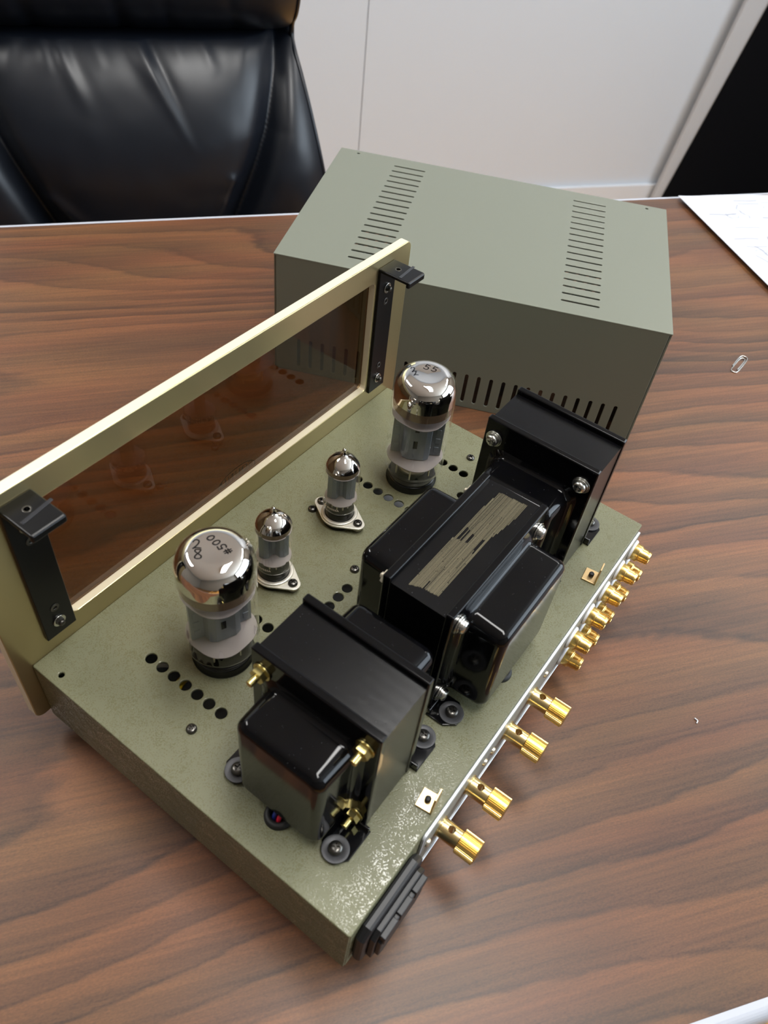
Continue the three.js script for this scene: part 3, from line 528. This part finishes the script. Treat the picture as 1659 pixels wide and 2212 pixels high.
// ---------------------------------------------------------------- paper, paper clip
{
  const W = 210, Hh = 297, nx = 40, nz = 50; const g = new THREE.BoxGeometry(Hh, 0.35, W, nz, 1, nx);
  const p = g.attributes.position; for (let i = 0; i < p.count; i++) { const x = p.getX(i), z = p.getZ(i); const e = Math.exp(-(x + Hh / 2) / 60); p.setY(i, p.getY(i) + 0.4 + 4.2 * e + 1.2 * (1 + Math.sin((x + 148) / 46)) * Math.exp(-(z + W / 2) / 40) * smooth(0, 60, x + 148)); }
  g.computeVertexNormals();
  const c = document.createElement('canvas'); c.width = 1024; c.height = 724; const q = c.getContext('2d'); q.fillStyle = '#c6c9d1'; q.fillRect(0, 0, 1024, 724);
  const r = rng(31); q.lineCap = 'round';
  // faint show-through of a drawing printed on the underside
  for (let k = 0; k < 60; k++) { q.strokeStyle = `rgba(120,122,138,${0.4 + 0.35 * r()})`; q.lineWidth = 3 + r() * 5; let x = 60 + r() * 480, y = 40 + r() * 620; q.beginPath(); q.moveTo(x, y); const horiz = r() < 0.7; for (let m = 0; m < 4; m++) { x += horiz ? 14 + r() * 26 : (r() - 0.5) * 26; y += horiz ? (r() - 0.5) * 9 : 10 + r() * 14; q.lineTo(x, y); } q.stroke(); }
  for (let k = 0; k < 10; k++) { q.strokeStyle = `rgba(120,122,138,${0.3 + 0.2 * r()})`; q.lineWidth = 5; q.beginPath(); q.ellipse(90 + r() * 380, 60 + r() * 420, 16 + r() * 26, 8 + r() * 10, r(), 0, 6.3); q.stroke(); }
  const tx = new THREE.CanvasTexture(c); tx.colorSpace = THREE.SRGBColorSpace; tx.magFilter = THREE.LinearFilter;
  const gg = g.toNonIndexed(); { const pp = gg.attributes.position, uv = gg.attributes.uv; for (let i = 0; i < uv.count; i++) uv.setXY(i, 0.5 + pp.getX(i) / Hh, 0.5 - pp.getZ(i) / W); }
  gg.scale(MM, MM, MM);
  const m = part(numbered('paper_sheet'), gg, std(0xffffff, 0.85, 0, { map: tx }), scene); tag(m, 'white paper sheet with faint show-through print at the far right of the table', 'paper');
  inRoom(m, 0.4665 + Hh / 2000, 0.0002, 0.012 + W / 2000); m.rotation.y = TYAW - 0.035;
}
{
  const P = [[-10, 2.2], [9, 2.2], [12.2, 0], [9, -2.4], [-12.5, -2.4], [-15.8, 0.4], [-12.5, 3.4], [12.5, 3.4], [16.4, 0], [12.5, -3.6], [-7, -3.6]].map(([x, z]) => new THREE.Vector3(x, 0.55, z));
  const path = new THREE.CatmullRomCurve3(P, false, 'catmullrom', 0.4);
  const m = part(numbered('paper_clip'), mm(new THREE.TubeGeometry(path, 120, 0.55, 8)), M.zinc, scene); tag(m, 'small silver wire paper clip on the table right of the cover', 'paper clip');
  m.position.set(0.3087, 0, -0.6361); m.rotation.y = Math.atan2(32.2, 20.6);
}

{ // two tiny scraps lying on the table
  const scrap = (name, label, pts, r0, x, z, mat) => { const m = part(numbered(name), mm(new THREE.TubeGeometry(new THREE.CatmullRomCurve3(pts.map((p) => new THREE.Vector3(...p))), 16, r0, 6)), mat, scene); tag(m, label, 'scrap'); m.position.set(x, 0, z); };
  scrap('paper_scrap', 'tiny curled white scrap of paper on the table by the right edge of the photo', [[-0.8, 0.5, -1.6], [0.7, 0.6, 0], [-0.2, 0.5, 1.7]], 0.42, 0.2035, -0.2525, M.white);
  scrap('thread_scrap', 'tiny pale pink thread on the table beside the phono sockets', [[-2.4, 0.3, 0.6], [0, 0.3, -0.5], [2.6, 0.3, 0.5]], 0.22, 0.1391, -0.308, std(0xd8a090, 0.7));
}

// ---------------------------------------------------------------- black board leaning in front of the back wall
{
  const t = thing('display_board', 'large black board with a pale grey edge, leaning by the wall right of the table', 'board');
  inRoom(t, 1.432, FLOOR, -1.29);
  const slab = (x0, x1, xt, h, d, z) => { const s = new THREE.Shape(); s.moveTo(x0, 0); s.lineTo(x1, 0); s.lineTo(x1 + xt, h); s.lineTo(x0 + xt, h); s.closePath(); return mm(extrude(s, d, 0.8, 1).translate(0, 0, z)); };
  part('black_panel', slab(0, 640, 217, 1000, 10, 0), M.blackBoard, t);
  const s = new THREE.Shape(); s.moveTo(-24, 0); s.lineTo(6, 0); s.lineTo(223, 1000); s.lineTo(118, 1000); s.closePath();
  part('grey_edge', mm(extrude(s, 14, 0.8, 1).translate(0, 0, -16)), M.greyPanel, t);
}

// ---------------------------------------------------------------- black leather chair beyond the table
{
  const t = thing('office_chair', 'high-backed black leather office chair with stitched panels, facing the table', 'chair');
  inRoom(t, -0.150, -0.027, -0.305);
  const edgeX = (w) => (w > 73 ? 221 : 221 + (73 - w) * 0.27 * (w > -150 ? 1 : 223 / (73 - w)) );
  const halfW = (w) => { if (w > 73) return 221; if (w > -150) return 221 + (73 - w) * 0.225; return 271 - Math.max(0, -260 - w) * 0.25; };
  const seam = (w) => { const P = [[330, 260], [94, 197], [-8, 170], [-59, 150], [-135, 119], [-260, 62], [-340, 30]]; for (let i = 0; i < P.length - 1; i++) if (w <= P[i][0] && w >= P[i + 1][0]) return P[i][1] + (P[i + 1][1] - P[i][1]) * (P[i][0] - w) / (P[i][0] - P[i + 1][0]); return 30; };
  const R = rng(3);
  const folds = [[-82, 94, -52, 20, 9, 9], [-98, 94, -92, 60, 7, 6], [8, 94, 52, 10, 10, 11], [18, 90, 70, -25, 6, 7], [92, 94, 108, 60, 7, 6], [-130, 94, -150, 50, 9, 5], [150, 94, 135, 45, 10, 5],
    [118, -60, 85, -130, 8, 9], [-118, -80, -70, -130, 9, 9], [105, -90, 70, -160, 9, 5], [-40, 94, -30, 65, 6, 4], [60, 92, 66, 70, 6, 3]];
  const segd = (x, y, a, b, c, d) => { const vx = c - a, vy = d - b, k = Math.max(0, Math.min(1, ((x - a) * vx + (y - b) * vy) / (vx * vx + vy * vy))); return [Math.hypot(x - a - vx * k, y - b - vy * k), k]; };
  const depth = (x, w) => {
    const e = halfW(w) - Math.abs(x), s = Math.abs(Math.abs(x) - seam(w)) * 0.85, top = 94 - w;
    let d = 44 * (1 - Math.exp(-Math.max(0, e) / 30)) - 16 * Math.exp(-s * s / 220) - 30 * Math.exp(-s / 30);
    d -= Math.pow(w + 70, 2) / 460 * (w > -70 ? 1 : 0.25) + 16 * Math.exp(-Math.max(0, top) / 12) + 9 * Math.exp(-Math.max(0, top) / 40);
    for (const [a, b, c, dd, wd, amp_] of folds) { const [dist, k] = segd(x, w, a, b, c, dd), side = x - (a + (c - a) * k); d += amp_ * 0.5 * (1 - k) * (Math.exp(-dist * dist / (wd * wd)) - 0.7 * Math.exp(-Math.pow(side - wd * 1.5, 2) / (wd * wd)) * Math.exp(-dist / 30)); }
    return d + 0.5 * sx.noise(x / 60, w / 60) + 10;
  };
  function sheet(w0, w1, fn, nx, ny, hw) {
    const pos = [], uv = [], idx = [];
    for (let j = 0; j <= ny; j++) for (let i = 0; i <= nx; i++) { const w = w0 + (w1 - w0) * j / ny, a = (i / nx) * 2 - 1, x = hw(w) * Math.sin(a * Math.PI / 2 * 0.98) / Math.sin(Math.PI / 2 * 0.98); pos.push(x, w, fn(x, w)); uv.push(x * MM, w * MM); }
    const F = pos.length / 3; // closed back, so the cushion has thickness
    for (let j = 0; j <= ny; j++) for (let i = 0; i <= nx; i++) { const k = (j * (nx + 1) + i) * 3; pos.push(pos[k] * 0.985, pos[k + 1], -92); uv.push(0, 0); }
    const q = (a, b, c, d) => idx.push(a, b, c, b, d, c);
    for (let j = 0; j < ny; j++) for (let i = 0; i < nx; i++) { const a = j * (nx + 1) + i; q(a, a + 1, a + nx + 1, a + nx + 2); q(F + a + 1, F + a, F + a + nx + 2, F + a + nx + 1); }
    for (let j = 0; j < ny; j++) { const a = j * (nx + 1), b = a + nx; q(F + a, a, F + a + nx + 1, a + nx + 1); q(b, F + b, b + nx + 1, F + b + nx + 1); }
    for (let i = 0; i < nx; i++) { q(F + i, F + i + 1, i, i + 1); const a = ny * (nx + 1) + i; q(a, a + 1, F + a, F + a + 1); }
    const g = new THREE.BufferGeometry(); g.setAttribute('position', new THREE.Float32BufferAttribute(pos, 3)); g.setAttribute('uv', new THREE.Float32BufferAttribute(uv, 2)); g.setIndex(idx); g.computeVertexNormals(); g.scale(MM, MM, MM); return g;
  }
  part('backrest', sheet(-330, 93, depth, 190, 200, halfW), M.leather, t);
  const head = (x, w) => { const e = halfW(w) - Math.abs(x), b = w - 95, tp = 330 - w; let d = 62 * (1 - Math.exp(-Math.max(0, b) / 30)) * (1 - Math.exp(-Math.max(0, tp) / 40)) - 24 * Math.exp(-Math.max(0, e) / 18); for (const [a, c, wd, am] of [[-104, 96, 9, 7], [2, 96, 8, 8], [60, 96, 7, 4], [-160, 96, 8, 5], [140, 96, 8, 4]]) { const q = x - a - (w - c) * -0.25; d -= am * Math.exp(-q * q / (wd * wd)) * Math.exp(-(w - c) / 45); } return d - 56; };
  part('headrest', sheet(95, 330, head, 120, 90, halfW), M.leather, t);
  // stitched piping along both sides
  for (const s of [1, -1]) { const pts = []; for (let w = -320; w <= 325; w += 15) pts.push(new THREE.Vector3(s * (halfW(w) - 3), w, (w < 95 ? depth(halfW(w) - 3, w) : head(halfW(w) - 3, w)) - 1)); part('piping', mm(new THREE.TubeGeometry(new THREE.CatmullRomCurve3(pts), 90, 3.4, 8)), M.leather, t); }
  part('back_shell', mm(rbox(452, 640, 26, 12, 2, 5, -104)), M.chairPlastic, t);
  part('seat', mm(rbox(500, 110, 480, 45, 0, -300, 170, 6)), M.leather, t);
  for (const s of [1, -1]) { const pts = [[s * 262, -300, 60], [s * 285, -180, 60], [s * 288, -120, 90], [s * 285, -110, 220], [s * 280, -150, 290], [s * 262, -300, 260]].map((p) => new THREE.Vector3(...p)); part('armrest', mm(new THREE.TubeGeometry(new THREE.CatmullRomCurve3(pts), 60, 16, 12)), M.chairPlastic, t); }
  part('gas_column', mm(join(cyl(26, 26, 260).translate(0, -480, 150), cyl(80, 60, 30).translate(0, -365, 150))), M.chairPlastic, t);
  for (let k = 0; k < 5; k++) { const a = k / 5 * Math.PI * 2 + 0.3; const lg = part('base_leg', mm(join(rbox(300, 34, 44, 10, 150, 0, 0))), M.chairPlastic, t); at(lg, 0, -623, 150); lg.rotation.y = a; const cs = part('caster', mm(join(cyl(27, 27, 18, 24).rotateX(Math.PI / 2).translate(0, 0, 14), cyl(27, 27, 18, 24).rotateX(Math.PI / 2).translate(0, 0, -14), cyl(8, 8, 60, 10).translate(0, 26, 0))), M.chairPlastic, t); at(cs, Math.cos(a) * 285, -686, 150 - Math.sin(a) * 285); cs.rotation.y = a + 0.4; }
}

renderer.render(scene, camera);
